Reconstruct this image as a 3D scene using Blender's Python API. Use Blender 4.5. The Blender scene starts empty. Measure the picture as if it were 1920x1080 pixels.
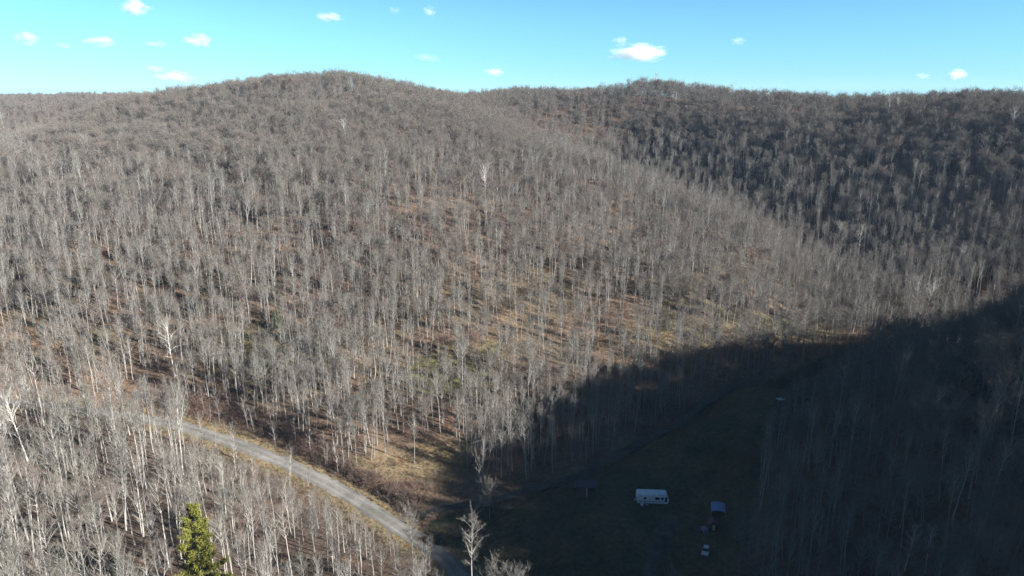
import bpy, math, random
import numpy as np

# ------------------------------------------------------------------ camera, sky, sun, exposure
scene = bpy.context.scene
col = scene.collection
CAM_Z = 102.0
PITCH = math.radians(15.3)
F = 1371.0                                   # focal length in pixels of the 1920 px wide picture
cam_d = bpy.data.cameras.new("camera"); cam = bpy.data.objects.new("camera", cam_d); col.objects.link(cam)
cam.location = (0, 0, CAM_Z); cam.rotation_euler = (math.pi / 2 - PITCH, 0, 0)
cam_d.sensor_width = 36.0; cam_d.lens = 36.0 * F / 1920.0
cam_d.clip_start = 0.5; cam_d.clip_end = 30000
scene.camera = cam

SUN_EL = math.radians(24.0)
SUN_DIR = np.array([0.92, -0.39]); SUN_DIR /= np.linalg.norm(SUN_DIR)     # towards the sun, on the ground
world = bpy.data.worlds.new("World"); scene.world = world; world.use_nodes = True
wn, wl = world.node_tree.nodes, world.node_tree.links
sky = wn.new("ShaderNodeTexSky"); sky.sky_type = 'NISHITA'; sky.sun_disc = False
sky.sun_elevation = SUN_EL
sky.sun_rotation = math.atan2(SUN_DIR[0], SUN_DIR[1])
sky.altitude = 300; sky.air_density = 0.5; sky.dust_density = 0.0; sky.ozone_density = 3.0
tint = wn.new("ShaderNodeMix"); tint.data_type = 'RGBA'; tint.blend_type = 'MULTIPLY'; tint.inputs['Factor'].default_value = 1
tint.inputs[7].default_value = (.93, 1.36, 1.3, 1)                         # the camera's cool white balance
# the glow along the horizon thins out quickly in clean winter air
wco = wn.new("ShaderNodeTexCoord"); wsx = wn.new("ShaderNodeSeparateXYZ"); wl.new(wco.outputs["Generated"], wsx.inputs[0])
wmr = wn.new("ShaderNodeValToRGB"); wmr.color_ramp.interpolation = 'B_SPLINE'
for i_, (p_, v_) in enumerate(((0, .60), (.05, .80), (.11, 1.0), (.22, .75), (.38, .5))):
    e_ = wmr.color_ramp.elements[i_] if i_ < 2 else wmr.color_ramp.elements.new(p_)
    e_.position = p_; e_.color = (v_, v_, v_, 1)
wl.new(wsx.outputs[2], wmr.inputs[0])
glow = wn.new("ShaderNodeMix"); glow.data_type = 'RGBA'; glow.blend_type = 'MULTIPLY'; glow.inputs['Factor'].default_value = 1
wl.new(sky.outputs[0], glow.inputs[6]); wl.new(wmr.outputs[0], glow.inputs[7]); wl.new(glow.outputs[2], tint.inputs[6]); wl.new(tint.outputs[2], wn["Background"].inputs[0])
wn["Background"].inputs[1].default_value = 0.05

sun_d = bpy.data.lights.new("sun", 'SUN'); sun = bpy.data.objects.new("sun", sun_d); col.objects.link(sun)
sun_d.energy = 5.0; sun_d.angle = math.radians(0.5); sun_d.color = (1.0, 0.968, 0.915)
from mathutils import Vector
sdir = Vector((SUN_DIR[0] * math.cos(SUN_EL), SUN_DIR[1] * math.cos(SUN_EL), math.sin(SUN_EL)))
sun.rotation_euler = sdir.to_track_quat('Z', 'Y').to_euler(); sun.location = (300, -150, 400)

scene.view_settings.view_transform = 'Standard'; scene.view_settings.look = 'None'
scene.view_settings.exposure = 1.73; scene.view_settings.gamma = 1.0
cy = scene.cycles
cy.max_bounces = 12; cy.diffuse_bounces = 2; cy.glossy_bounces = 1; cy.transparent_max_bounces = 4
cy.volume_bounces = 12
cy.use_denoising = True; cy.denoising_prefilter = 'NONE'

# ------------------------------------------------------------------ pixel -> place, used once to survey the valley
cp, sp = math.cos(PITCH), math.sin(PITCH)
def ray(u, v):
    a = (u - 960) / F; b = (v - 540) / F
    return a, cp - sp * b, -sp - cp * b
def at_z(u, v, z):
    a, y, d = ray(u, v); s = (z - CAM_Z) / d
    return (a * s, y * s, z)
def at_y(u, v, y, up=0.0):                   # a point seen at (u, v), y metres ahead; up = tree height to take off
    a, yy, d = ray(u, v); s = y / yy
    return (a * s, y, CAM_Z + d * s - up)
def project(P):
    P = np.asarray(P, float).reshape(-1, 3)
    z = P[:, 2] - CAM_Z
    depth = P[:, 1] * cp - z * sp; up = P[:, 1] * sp + z * cp
    dd = np.where(depth > 1, depth, 1)
    return np.where(depth > 1, 960 + F * P[:, 0] / dd, -1e5), 540 - F * up / dd, depth

# ------------------------------------------------------------------ terrain survey
road_px = [(860, 1080, .5), (740, 985, 1), (600, 900, 2), (450, 835, 4), (300, 790, 6), (120, 765, 8), (0, 755, 9)]
road_pts = [at_z(*p) for p in road_px]
road_line = [(2, 60, -2), (-3, 100, -.5)] + road_pts + [(-205, 205, 10), (-270, 190, 11), (-340, 170, 13)]
cps = list(road_line)
cps += [at_z(1221, 945, 1.5), at_z(1000, 1080, 0), at_z(1460, 755, 5), at_z(1640, 640, 12), at_z(1350, 1000, 2), at_z(1240, 1080, .5), at_z(1100, 890, 1.5), at_z(1290, 800, 3.5)]
cps += [at_z(200, 1080, 2), at_z(0, 1000, 3), at_z(450, 1080, 0), at_z(650, 1000, -1), at_z(0, 870, 5), at_z(300, 900, 2), at_z(0, 650, 18), at_z(220, 700, 12)]
cps += [(-60, 60, 2), (-150, 90, 5), (-250, 60, 14), (0, 0, -3), (-120, 0, 2), (40, 60, -2), (50, 110, 0)]
cps += [at_z(700, 850, 4), at_z(860, 820, 6), (16, 210, 9), (43, 228, 13), (83, 247, 15), (138, 263, 13), (170, 276, 16), (205, 288, 20)]
cps += [(-110, 250, 26), (-80, 240, 22), (-40, 240, 20), (0, 250, 22), (40, 270, 26), (75, 280, 26)]
cps += [(-130, 330, 52), (-85, 330, 54), (-35, 330, 51), (20, 330, 43), (60, 330, 35)]
cps += [(-140, 420, 74), (-95, 420, 77), (-45, 410, 68)]
cps += [at_y(650, 133, 520, 13), at_y(760, 160, 500, 14), at_y(860, 200, 460, 13), at_y(1000, 255, 420, 13), at_y(1160, 300, 385, 13), at_y(1300, 370, 345, 13), at_y(1420, 420, 320, 13), at_y(1510, 565, 288, 1)]
cps += [at_y(500, 147, 540, 13), at_y(400, 162, 550, 13), at_y(280, 172, 560, 13), at_y(170, 215, 480, 13), at_y(60, 280, 400, 13), at_y(0, 340, 345, 13)]
cps += [(-190, 380, 58), (-190, 300, 40), (-230, 260, 26), (-170, 450, 72)]
cps += [(-360, 470, 42), (-330, 330, 30), (-420, 600, 52), at_y(0, 180, 900, 13), at_y(270, 178, 900, 13), (-900, 1000, 74), (-330, 700, 60), (-520, 250, 60), (-450, 100, 60)]
cps += [(150, 300, 15), (140, 350, 17), (110, 420, 24), (70, 500, 38), (185, 320, 19), (205, 330, 25)]
cps += [at_y(960, 159, 680, 18), at_y(860, 160, 640, 20), at_y(790, 160, 600, 21), at_y(1080, 158, 650, 17), at_y(1200, 152, 620, 13), at_y(1350, 167, 575, 17), at_y(1500, 174, 525, 17), at_y(1600, 179, 495, 17), at_y(1740, 167, 455, 17), at_y(1900, 178, 415, 18), at_y(2050, 177, 390, 18)]
cps += [(480, 400, 80), (600, 300, 85), (235, 370, 50), (190, 420, 48), (145, 480, 52), (95, 560, 58), (262, 330, 46)]
cps += [(-114, 640, 62), (20, 760, 60), (150, 720, 62), (330, 620, 56), (430, 520, 60), (-260, 660, 62)]
shade_P = [(-8, 95, -1), (-5, 130, 0), (-12, 172, 4), (16, 210, 9), (43, 228, 13), (83, 247, 15), (138, 263, 13), (170, 276, 16), (205, 288, 20)]
crest = []
TAN = math.tan(SUN_EL)
for (x, y, z) in shade_P:                    # the ridge off to the right that keeps the valley in shade
    s = 150
    cz = z + TAN * s + (-5 if y < 150 else -9.5 if x < 50 else -16 if x < 150 else -32)
    C = (x + SUN_DIR[0] * s, y + SUN_DIR[1] * s, cz); crest.append(C)
    for back, zz in ((42, cz - 29), (78, max(z + 4, cz - 53)), (108, max(z + 1, cz - 58))):
        cps.append((C[0] - SUN_DIR[0] * back, C[1] - SUN_DIR[1] * back, zz))
    cps.append((C[0] + SUN_DIR[0] * 60, C[1] + SUN_DIR[1] * 60, cz - 6))
cps += crest
cps += [(150, -60, 55), (300, 0, 70), (500, 120, 75), (60, -80, 10), (-150, -150, 20)]
for a in range(0, 360, 20):                  # rolling plateau all round, far out
    for R, zz in ((1500, 60), (3500, 45)):
        cps.append((R * math.sin(math.radians(a)), R * math.cos(math.radians(a)), zz + 8 * math.sin(a * 3.1)))
cps = np.array(cps, float)

def tps(r2):
    return np.where(r2 > 1e-9, 0.5 * r2 * np.log(r2 + 1e-12), 0)
S = 100.0
X = cps[:, :2] / S; n = len(X)
K = tps(((X[:, None] - X[None]) ** 2).sum(-1)) + np.eye(n) * 0.006
Pm = np.c_[np.ones(n), X]
A = np.zeros((n + 3, n + 3)); A[:n, :n] = K; A[:n, n:] = Pm; A[n:, :n] = Pm.T
W = np.linalg.solve(A, np.r_[cps[:, 2], np.zeros(3)])
def H0(x, y):
    x = np.asarray(x, float); y = np.asarray(y, float); sh = x.shape
    q = np.c_[x.ravel(), y.ravel()] / S; out = np.empty(len(q))
    for i in range(0, len(q), 40000):
        p = q[i:i + 40000]
        out[i:i + 40000] = tps(((p[:, None] - X[None]) ** 2).sum(-1)) @ W[:n] + W[n] + p @ W[n + 1:]
    return out.reshape(sh)

rng = np.random.default_rng(11)
_tab = rng.random((256, 256))
def vnoise(x, y):                            # smooth value noise, 0..1
    x = np.asarray(x, float); y = np.asarray(y, float)
    xi = np.floor(x).astype(int); yi = np.floor(y).astype(int); fx = x - xi; fy = y - yi
    fx = fx * fx * (3 - 2 * fx); fy = fy * fy * (3 - 2 * fy)
    t = lambda i, j: _tab[i % 256, j % 256]
    return (t(xi, yi) * (1 - fx) + t(xi + 1, yi) * fx) * (1 - fy) + (t(xi, yi + 1) * (1 - fx) + t(xi + 1, yi + 1) * fx) * fy
def fbm(x, y, s):
    return (vnoise(x / s, y / s) + .5 * vnoise(x / s * 2.1 + 17, y / s * 2.1 + 5) + .25 * vnoise(x / s * 4.3 + 3, y / s * 4.3 + 31)) / 1.75

def dense(line, step=1.5, smooth=4):         # Catmull-Rom through the points, resampled
    P = np.array(line, float); P = np.vstack([2 * P[0] - P[1], P, 2 * P[-1] - P[-2]]); out = []
    for i in range(1, len(P) - 2):
        m = max(2, int(np.linalg.norm(P[i + 1] - P[i]) / step))
        for t in np.linspace(0, 1, m, endpoint=False):
            a, b, c, d = P[i - 1], P[i], P[i + 1], P[i + 2]
            out.append(.5 * (2 * b + (c - a) * t + (2 * a - 5 * b + 4 * c - d) * t * t + (3 * b - a - 3 * c + d) * t ** 3))
    out.append(P[-2]); return np.array(out)
ROAD = dense(road_line)
creek_px = [(800, 1020, 0), (880, 1005, 0), (1000, 938, .6), (1100, 888, 1.2), (1200, 845, 2), (1300, 797, 3), (1400, 748, 4.5), (1470, 728, 6), (1560, 700, 8)]
CREEK = dense([at_z(*p) for p in creek_px])
ditch_px = [(300, 765, 6), (440, 800, 4), (560, 850, 2.5), (680, 915, 1.5), (745, 950, .5), (790, 1000, 0)]
DITCH = dense([at_z(*p) for p in ditch_px])
track_px = [(742, 978, 1), (830, 962, .8), (940, 935, .8), (1040, 900, 1.4), (1140, 862, 2), (1260, 806, 3), (1380, 752, 4.6), (1470, 735, 6)]
TRACK = dense([at_z(*p) for p in track_px])
drive_px = [(1200, 1130, .2), (1225, 1065, .6), (1245, 1000, 1.2), (1265, 970, 1.5)]
DRIVE = dense([at_z(*p) for p in drive_px])
def line_dist(x, y, L, near=60):
    x = np.asarray(x, float); y = np.asarray(y, float); sh = x.shape
    q = np.c_[x.ravel(), y.ravel()]; d = np.full(len(q), 1e3); zz = np.zeros(len(q))
    lo = L[:, :2].min(0) - near; hi = L[:, :2].max(0) + near
    m = np.where((q > lo).all(1) & (q < hi).all(1))[0]
    for i in range(0, len(m), 20000):
        k = m[i:i + 20000]; D = ((q[k][:, None] - L[None, :, :2]) ** 2).sum(-1); j = D.argmin(1)
        d[k] = np.sqrt(D[np.arange(len(k)), j]); zz[k] = L[j, 2]
    return d.reshape(sh), zz.reshape(sh)
def in_poly(x, y, poly):
    x = np.asarray(x); y = np.asarray(y); inside = np.zeros(x.shape, bool); m = len(poly)
    for i in range(m):
        x1, y1 = poly[i][:2]; x2, y2 = poly[(i + 1) % m][:2]
        if y1 == y2: continue
        c = ((y1 > y) != (y2 > y)) & (x < (x2 - x1) * (y - y1) / (y2 - y1) + x1)
        inside ^= c
    return inside
MEADOW = [at_z(u, v, 2)[:2] for u, v in [(775, 975), (920, 945), (1090, 890), (1300, 800), (1440, 745), (1600, 706), (1600, 775), (1510, 850), (1425, 910), (1415, 970), (1400, 1040), (1340, 1110), (1230, 1260), (960, 1260), (880, 1120)]]
def sstep(a, b, x):
    t = np.clip((x - a) / (b - a), 0, 1); return t * t * (3 - 2 * t)
def H(x, y):
    x = np.asarray(x, float); y = np.asarray(y, float)
    z = H0(x, y)
    dR, zR = line_dist(x, y, ROAD); dC, _ = line_dist(x, y, CREEK); dD, _ = line_dist(x, y, DITCH)
    flat = in_poly(x, y, MEADOW)
    away = sstep(6, 26, dR) * np.where(flat, .08, 1.0)
    z = z + away * ((fbm(x, y, 60) - .5) * 7 + (fbm(x + 90, y, 22) - .5) * 2.2) + (vnoise(x / 3.1, y / 3.1) - .5) * .25 * sstep(3, 6, dR)
    w = 1 - sstep(3.4, 8, dR); z = z * (1 - w) + (zR) * w
    z = z - 1.1 * (1 - sstep(.5, 2.2, dC)) - 1.2 * (1 - sstep(.6, 3.0, dD)) * sstep(3.2, 4.5, dR)
    return z

# ------------------------------------------------------------------ materials
def mat(name, rough=.9, spec=.15):
    m = bpy.data.materials.new(name); m.use_nodes = True
    b = m.node_tree.nodes["Principled BSDF"]; b.inputs["Roughness"].default_value = rough
    b.inputs["Specular IOR Level"].default_value = spec
    return m, m.node_tree.nodes, m.node_tree.links, b
def flat_mat(name, c, rough=.7, spec=.3, metal=0, var=.12, scale=3.0):
    m, N, L, b = mat(name, rough, spec); b.inputs["Metallic"].default_value = metal
    t = N.new("ShaderNodeTexNoise"); t.inputs["Scale"].default_value = scale; t.inputs["Detail"].default_value = 4
    co = N.new("ShaderNodeTexCoord"); L.new(co.outputs["Object"], t.inputs["Vector"])
    r = N.new("ShaderNodeValToRGB"); r.color_ramp.elements[0].color = (*[v * (1 - var) for v in c], 1); r.color_ramp.elements[1].color = (*[min(1, v * (1 + var)) for v in c], 1)
    r.color_ramp.elements[0].position = .35; r.color_ramp.elements[1].position = .65
    L.new(t.outputs[0], r.inputs[0]); L.new(r.outputs[0], b.inputs["Base Color"])
    return m
def bark_mat(name, ramp, rough=.9):
    """bark with a colour of its own on every tree (ramp over the tree's random value) and blotches along it"""
    m, N, L, b = mat(name, rough, .1)
    oi = N.new("ShaderNodeObjectInfo"); r = N.new("ShaderNodeValToRGB"); e = r.color_ramp.elements
    while len(e) < len(ramp): e.new(.5)
    for i, c in enumerate(ramp): e[i].position = i / (len(ramp) - 1); e[i].color = (*c, 1)
    L.new(oi.outputs["Random"], r.inputs[0])
    co = N.new("ShaderNodeTexCoord"); t = N.new("ShaderNodeTexNoise"); t.inputs["Scale"].default_value = 1.3; t.inputs["Detail"].default_value = 3
    L.new(co.outputs["Object"], t.inputs["Vector"])
    mr = N.new("ShaderNodeMapRange"); mr.inputs[1].default_value = .3; mr.inputs[2].default_value = .7; mr.inputs[3].default_value = .72; mr.inputs[4].default_value = 1.15
    L.new(t.outputs[0], mr.inputs[0])
    mx = N.new("ShaderNodeMix"); mx.data_type = 'RGBA'; mx.blend_type = 'MULTIPLY'; mx.inputs['Factor'].default_value = 1
    L.new(r.outputs[0], mx.inputs[6]); L.new(mr.outputs[0], mx.inputs[7]); L.new(mx.outputs[2], b.inputs["Base Color"])
    return m
M_pale = bark_mat("pale bark", [(0.339, 0.330, 0.310), (0.270, 0.262, 0.245), (0.223, 0.215, 0.202), (0.298, 0.290, 0.273)])
M_paletwig = bark_mat("grey twigs", [(0.185, 0.172, 0.150), (0.156, 0.142, 0.127), (0.173, 0.170, 0.142), (0.204, 0.180, 0.158), (0.183, 0.158, 0.142), (0.166, 0.158, 0.144)])
M_brown = bark_mat("brown bark", [(0.223, 0.214, 0.203), (0.168, 0.160, 0.151), (0.202, 0.195, 0.186), (0.145, 0.136, 0.128)])
M_browntwig = bark_mat("brown twigs", [(0.172, 0.152, 0.131), (0.198, 0.158, 0.136), (0.152, 0.140, 0.122), (0.179, 0.166, 0.135), (0.166, 0.136, 0.122), (0.193, 0.176, 0.152), (0.146, 0.140, 0.129)])
M_ash = bark_mat("light grey bark", [(.37, .355, .325), (.30, .288, .265), (.34, .322, .29)])
M_white = bark_mat("white bark", [(.578, .570, .527), (.510, .501, .468)])
M_whitetwig = bark_mat("pale twigs", [(.328, .312, .281), (.281, .265, .242)])
M_brush = bark_mat("brush stems", [(.13, .095, .08), (.17, .115, .085), (.12, .10, .09), (.15, .085, .065)])
M_needle = bark_mat("pine needles", [(.190, .180, .036), (.150, .155, .034)])
M_needle_dark = bark_mat("dark needles", [(.10, .13, .04), (.085, .12, .045)])
M_straw = bark_mat("dry grass", [(0.252, 0.198, 0.126), (0.209, 0.167, 0.113), (0.283, 0.229, 0.145), (0.181, 0.169, 0.091)])
M_leaf = bark_mat("dead leaves", [(.30, .16, .07), (.26, .17, .09), (.22, .12, .06)])

# ------------------------------------------------------------------ helpers
def link_mesh(name, me, parent=None):
    o = bpy.data.objects.new(name, me); col.objects.link(o)
    if parent is not None: o.parent = parent
    return o
def tag(o, label=None, cat=None, group=None, kind=None):
    for k, v in (("label", label), ("category", cat), ("group", group), ("kind", kind)):
        if v: o[k] = v
    return o
def empty(name, loc, rz=0):
    o = bpy.data.objects.new(name, None); col.objects.link(o); o.location = loc; o.rotation_euler = (0, 0, rz); o.empty_display_size = .3
    return o
class MB:
    """collects vertices and faces of ONE mesh"""
    def __init__(s): s.v = []; s.f = []; s.m = []; s.n = 0
    def add(s, V, Fs, mi=0):
        s.v.append(np.asarray(V, float)); s.f += [tuple(i + s.n for i in f) for f in Fs]; s.m += [mi] * len(Fs); s.n += len(V)
    def tube(s, P, R, k=4, mi=0, cap=False):
        P = np.asarray(P, float); m = len(P); D = np.gradient(P, axis=0); D /= np.linalg.norm(D, axis=1)[:, None] + 1e-9
        a = np.where(np.abs(D[:, 2:3]) > .9, np.array([[1., 0, 0]]), np.array([[0, 0, 1.]])); U = np.cross(D, a); U /= np.linalg.norm(U, axis=1)[:, None]; Vv = np.cross(D, U)
        # keep one frame direction so the tube does not twist
        for i in range(1, m):
            u = U[i - 1] - D[i] * (U[i - 1] @ D[i]); nn = np.linalg.norm(u)
            if nn > 1e-6: U[i] = u / nn; Vv[i] = np.cross(D[i], U[i])
        ang = np.arange(k) * 2 * math.pi / k
        ring = P[:, None] + np.asarray(R)[:, None, None] * (U[:, None] * np.cos(ang)[None, :, None] + Vv[:, None] * np.sin(ang)[None, :, None])
        Fs = [(i * k + j, i * k + (j + 1) % k, (i + 1) * k + (j + 1) % k, (i + 1) * k + j) for i in range(m - 1) for j in range(k)]
        if cap: Fs += [tuple(range(k))[::-1], tuple((m - 1) * k + j for j in range(k))]
        s.add(ring.reshape(-1, 3), Fs, mi)
    def tris(s, T, mi=0):                    # T: (n,3,3)
        m = len(T); s.v.append(T.reshape(-1, 3)); b = s.n
        s.f += [(b + 3 * i, b + 3 * i + 1, b + 3 * i + 2) for i in range(m)]; s.m += [mi] * m; s.n += 3 * m
    def box(s, c, d, mi=0, rz=0, taper=1.0, roll=None):
        x, y, z = [v / 2 for v in d]
        V = np.array([(-x, -y, -z), (x, -y, -z), (x, y, -z), (-x, y, -z), (-x * taper, -y * taper, z), (x * taper, -y * taper, z), (x * taper, y * taper, z), (-x * taper, y * taper, z)])
        if roll: ca, sa = math.cos(roll), math.sin(roll); V = V @ np.array([[ca, 0, -sa], [0, 1, 0], [sa, 0, ca]])
        if rz: ca, sa = math.cos(rz), math.sin(rz); V = V @ np.array([[ca, sa, 0], [-sa, ca, 0], [0, 0, 1]])
        s.add(V + np.array(c), [(0, 3, 2, 1), (4, 5, 6, 7), (0, 1, 5, 4), (1, 2, 6, 5), (2, 3, 7, 6), (3, 0, 4, 7)], mi)
    def prism(s, prof, y0, y1, mi=0):        # closed profile in x,z pulled along y
        k = len(prof); V = [(x, y0, z) for x, z in prof] + [(x, y1, z) for x, z in prof]
        s.add(V, [tuple(range(k)), tuple(range(k, 2 * k))[::-1]] + [(i, i + k, (i + 1) % k + k, (i + 1) % k) for i in range(k)], mi)
    def mesh(s, name, mats, smooth=False):
        me = bpy.data.meshes.new(name); V = np.vstack(s.v) if s.v else np.zeros((0, 3))
        me.from_pydata(V.tolist(), [], s.f)
        for m in (mats if isinstance(mats, (list, tuple)) else [mats]): me.materials.append(m)
        me.polygons.foreach_set("material_index", s.m)
        if smooth: me.polygons.foreach_set("use_smooth", [True] * len(s.f))
        me.update(); return me
    def build(s, name, mats, parent=None, smooth=False): return link_mesh(name, s.mesh(name, mats, smooth), parent)

# ------------------------------------------------------------------ ground
def axis(segs):
    out = []
    for a, b, st in segs: out += list(np.arange(a, b, st))
    return np.array(out + [segs[-1][1]])
gx = axis([(-6000, -1200, 200), (-1200, -420, 20), (-420, -220, 4), (-220, 240, 2), (240, 480, 4), (480, 1200, 20), (1200, 6000, 200)])
gy = axis([(-6000, -600, 200), (-600, 0, 20), (0, 100, 4), (100, 300, 2), (300, 720, 4), (720, 1300, 20), (1300, 7000, 200)])
GX, GY = np.meshgrid(gx, gy); GZ = H(GX, GY)
V = np.stack([GX, GY, GZ], -1).reshape(-1, 3); nx, ny = len(gx), len(gy)
idx = np.arange(nx * ny).reshape(ny, nx)
Fq = np.stack([idx[:-1, :-1], idx[:-1, 1:], idx[1:, 1:], idx[1:, :-1]], -1).reshape(-1, 4)
gme = bpy.data.meshes.new("ground"); gme.from_pydata(V.tolist(), [], Fq.tolist())
gme.polygons.foreach_set("use_smooth", [True] * len(Fq))
x, y = V[:, 0], V[:, 1]
n1 = fbm(x, y, 34)[:, None]; n2 = fbm(x + 300, y + 70, 9)[:, None]; n3 = vnoise(x / 2.3, y / 2.3)[:, None]
litter = np.array([.122, .080, .059]); litter2 = np.array([.165, .115, .082]); litter3 = np.array([.075, .052, .042])
c = litter + (litter2 - litter) * sstep(.5, .7, n1) + (litter3 - litter) * sstep(.5, .75, n2)
olv = sstep(5, 14, V[:, 2:3]) * sstep(44, 26, V[:, 2:3]) * sstep(.38, .62, fbm(x + 40, y + 210, 26)[:, None]) * (x[:, None] < 130)
c = c + (np.array((.090, .080, .045)) - c) * olv * .6
def patch(c, u, v, z, r, colr, k=1.0, stretch=1.0):
    p = at_z(u, v, z); d = np.sqrt(((x - p[0]) / stretch) ** 2 + (y - p[1]) ** 2)[:, None]
    w = (1 - sstep(.35, 1.0, d / r + (n2 - .5) * .9)) * k
    return c + (np.array(colr) - c) * w
straw = (.19, .145, .085); moss = (.100, .102, .036); orange = (.175, .118, .08)
for u, v, z, r, k, st in [(850, 650, 22, 15, .8, 1.3), (930, 600, 27, 8, .8, 1), (610, 610, 24, 12, .5, 1.5), (520, 620, 24, 14, .5, 1.6), (1250, 640, 16, 12, .6, 2), (1480, 620, 14, 12, .6, 2), (665, 865, 4, 4, .9, 1)]: c = patch(c, u, v, z, r, moss, k, st)
for u, v, z, r, k, st in [(20, 650, 18, 20, .9, 1.5), (270, 720, 11, 14, .7, 2), (980, 640, 20, 8, .7, 1), (1500, 575, 19, 7, .9, 1.6), (1650, 620, 14, 9, .8, 2), (1150, 560, 35, 30, .45, 2), (1050, 500, 40, 26, .4, 2), (560, 930, 0, 14, .5, 1)]: c = patch(c, u, v, z, r, orange, k, st)
for u, v, z, r, k, st in [(770, 870, 3, 13, .9, 1.6), (830, 850, 4, 10, .8, 1.2), (700, 960, .8, 6, .9, 1.4), (660, 1010, 0, 5, .6, 1)]: c = patch(c, u, v, z, r, straw, k, st)
c = patch(c, 740, 915, 1.5, 8, (.10, .055, .04), .75, 1.6)
soR_ = np.argsort(ROAD[:, 0]); lowwood = sstep(0, 10, np.interp(x, ROAD[soR_, 0], ROAD[soR_, 1]) - y)[:, None] * (x[:, None] < -10)
c = c + (np.array((.088, .066, .052)) * (.7 + .6 * n2) - c) * lowwood * .75
dR = line_dist(x, y, ROAD)[0][:, None]
vw = (1 - sstep(4.2, 6.6, dR + (n3 - .5) * 2.5)) * .85; c = c + (np.array((.185, .145, .085)) * (.75 + .5 * n3) - c) * vw
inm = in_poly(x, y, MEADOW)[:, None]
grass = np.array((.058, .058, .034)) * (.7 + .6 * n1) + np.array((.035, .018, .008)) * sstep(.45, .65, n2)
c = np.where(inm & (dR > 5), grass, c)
dC = line_dist(x, y, CREEK)[0][:, None]
c = c + (np.array((.07, .05, .035)) - c) * (1 - sstep(1.5, 5, dC)) * .6
c = c * (.8 + .4 * n3)
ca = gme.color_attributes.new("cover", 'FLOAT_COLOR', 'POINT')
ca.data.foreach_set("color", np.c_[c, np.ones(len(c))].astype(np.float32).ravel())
m, N, L, b = mat("leaf litter", .95, .05)
at = N.new("ShaderNodeAttribute"); at.attribute_name = "cover"
geo = N.new("ShaderNodeNewGeometry")
t = N.new("ShaderNodeTexNoise"); t.inputs["Scale"].default_value = .9; t.inputs["Detail"].default_value = 8; t.inputs["Roughness"].default_value = .7
L.new(geo.outputs["Position"], t.inputs["Vector"])
mr = N.new("ShaderNodeMapRange"); mr.inputs[1].default_value = .3; mr.inputs[2].default_value = .7; mr.inputs[3].default_value = .55; mr.inputs[4].default_value = 1.45
L.new(t.outputs[0], mr.inputs[0])
mx = N.new("ShaderNodeMix"); mx.data_type = 'RGBA'; mx.blend_type = 'MULTIPLY'; mx.inputs['Factor'].default_value = 1
L.new(at.outputs["Color"], mx.inputs[6]); L.new(mr.outputs[0], mx.inputs[7]); L.new(mx.outputs[2], b.inputs["Base Color"])
bp = N.new("ShaderNodeBump"); bp.inputs["Strength"].default_value = .8; bp.inputs["Distance"].default_value = .5
L.new(t.outputs[0], bp.inputs["Height"]); L.new(bp.outputs[0], b.inputs["Normal"])
gme.materials.append(m)
tag(link_mesh("ground", gme), kind="structure")

def ribbon(name, Lp, offs, lift, material, wob=.3, kind="structure", zfix=True):
    """a strip laid on the ground; offs = cross-section offsets in metres"""
    L2 = Lp.copy(); T = np.gradient(L2[:, :2], axis=0); T /= np.linalg.norm(T, axis=1)[:, None]; Nn = np.c_[-T[:, 1], T[:, 0]]
    rows = []
    for k, (o, up) in enumerate(offs):
        edge = k in (0, len(offs) - 1)
        w = (vnoise(np.arange(len(L2)) * .35 + 40 * k, np.full(len(L2), 3.3 + k)) - .5) * 2 * wob if edge else 0
        xy = L2[:, :2] + Nn * (np.full(len(L2), o) + w)[:, None]
        z = H(xy[:, 0], xy[:, 1]) + lift + up
        rows.append(np.c_[xy, z])
    R = np.stack(rows, 1); k = len(offs); b = MB()
    b.add(R.reshape(-1, 3), [(i * k + j, i * k + j + 1, (i + 1) * k + j + 1, (i + 1) * k + j) for i in range(len(L2) - 1) for j in range(k - 1)])
    o = b.build(name, material, smooth=True); tag(o, kind=kind); return o
def gravel_mat(name, a, bcol, scale=.6):
    m, N, L, b = mat(name, .95, .1)
    geo = N.new("ShaderNodeNewGeometry"); t = N.new("ShaderNodeTexNoise"); t.inputs["Scale"].default_value = scale; t.inputs["Detail"].default_value = 9; t.inputs["Roughness"].default_value = .75
    L.new(geo.outputs["Position"], t.inputs["Vector"]); r = N.new("ShaderNodeValToRGB"); e = r.color_ramp.elements
    e[0].position = .35; e[0].color = (*a, 1); e[1].position = .65; e[1].color = (*bcol, 1)
    t2 = N.new("ShaderNodeTexNoise"); t2.inputs["Scale"].default_value = .16; t2.inputs["Detail"].default_value = 5; L.new(geo.outputs["Position"], t2.inputs["Vector"])
    q = N.new("ShaderNodeMapRange"); q.inputs[1].default_value = .3; q.inputs[2].default_value = .7; q.inputs[3].default_value = .68; q.inputs[4].default_value = 1.2; L.new(t2.outputs[0], q.inputs[0])
    x_ = N.new("ShaderNodeMix"); x_.data_type = 'RGBA'; x_.blend_type = 'MULTIPLY'; x_.inputs['Factor'].default_value = 1
    L.new(t.outputs[0], r.inputs[0]); L.new(r.outputs[0], x_.inputs[6]); L.new(q.outputs[0], x_.inputs[7]); L.new(x_.outputs[2], b.inputs["Base Color"]); return m
M_gravel = gravel_mat("road gravel", (.125, .118, .108), (.20, .19, .174))
M_rut = gravel_mat("wheel rut", (.165, .156, .144), (.23, .218, .20), .9)
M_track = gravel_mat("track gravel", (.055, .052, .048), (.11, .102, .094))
M_mud = gravel_mat("creek bed", (.018, .016, .014), (.045, .038, .03))
road = ribbon("gravel_road", ROAD, [(-2.35, -.06), (-1.9, .03), (-1.4, .02), (-.8, .02), (0, .08), (.8, .02), (1.4, .02), (1.9, .03), (2.35, -.06)], .10, M_gravel, .45)
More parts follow.
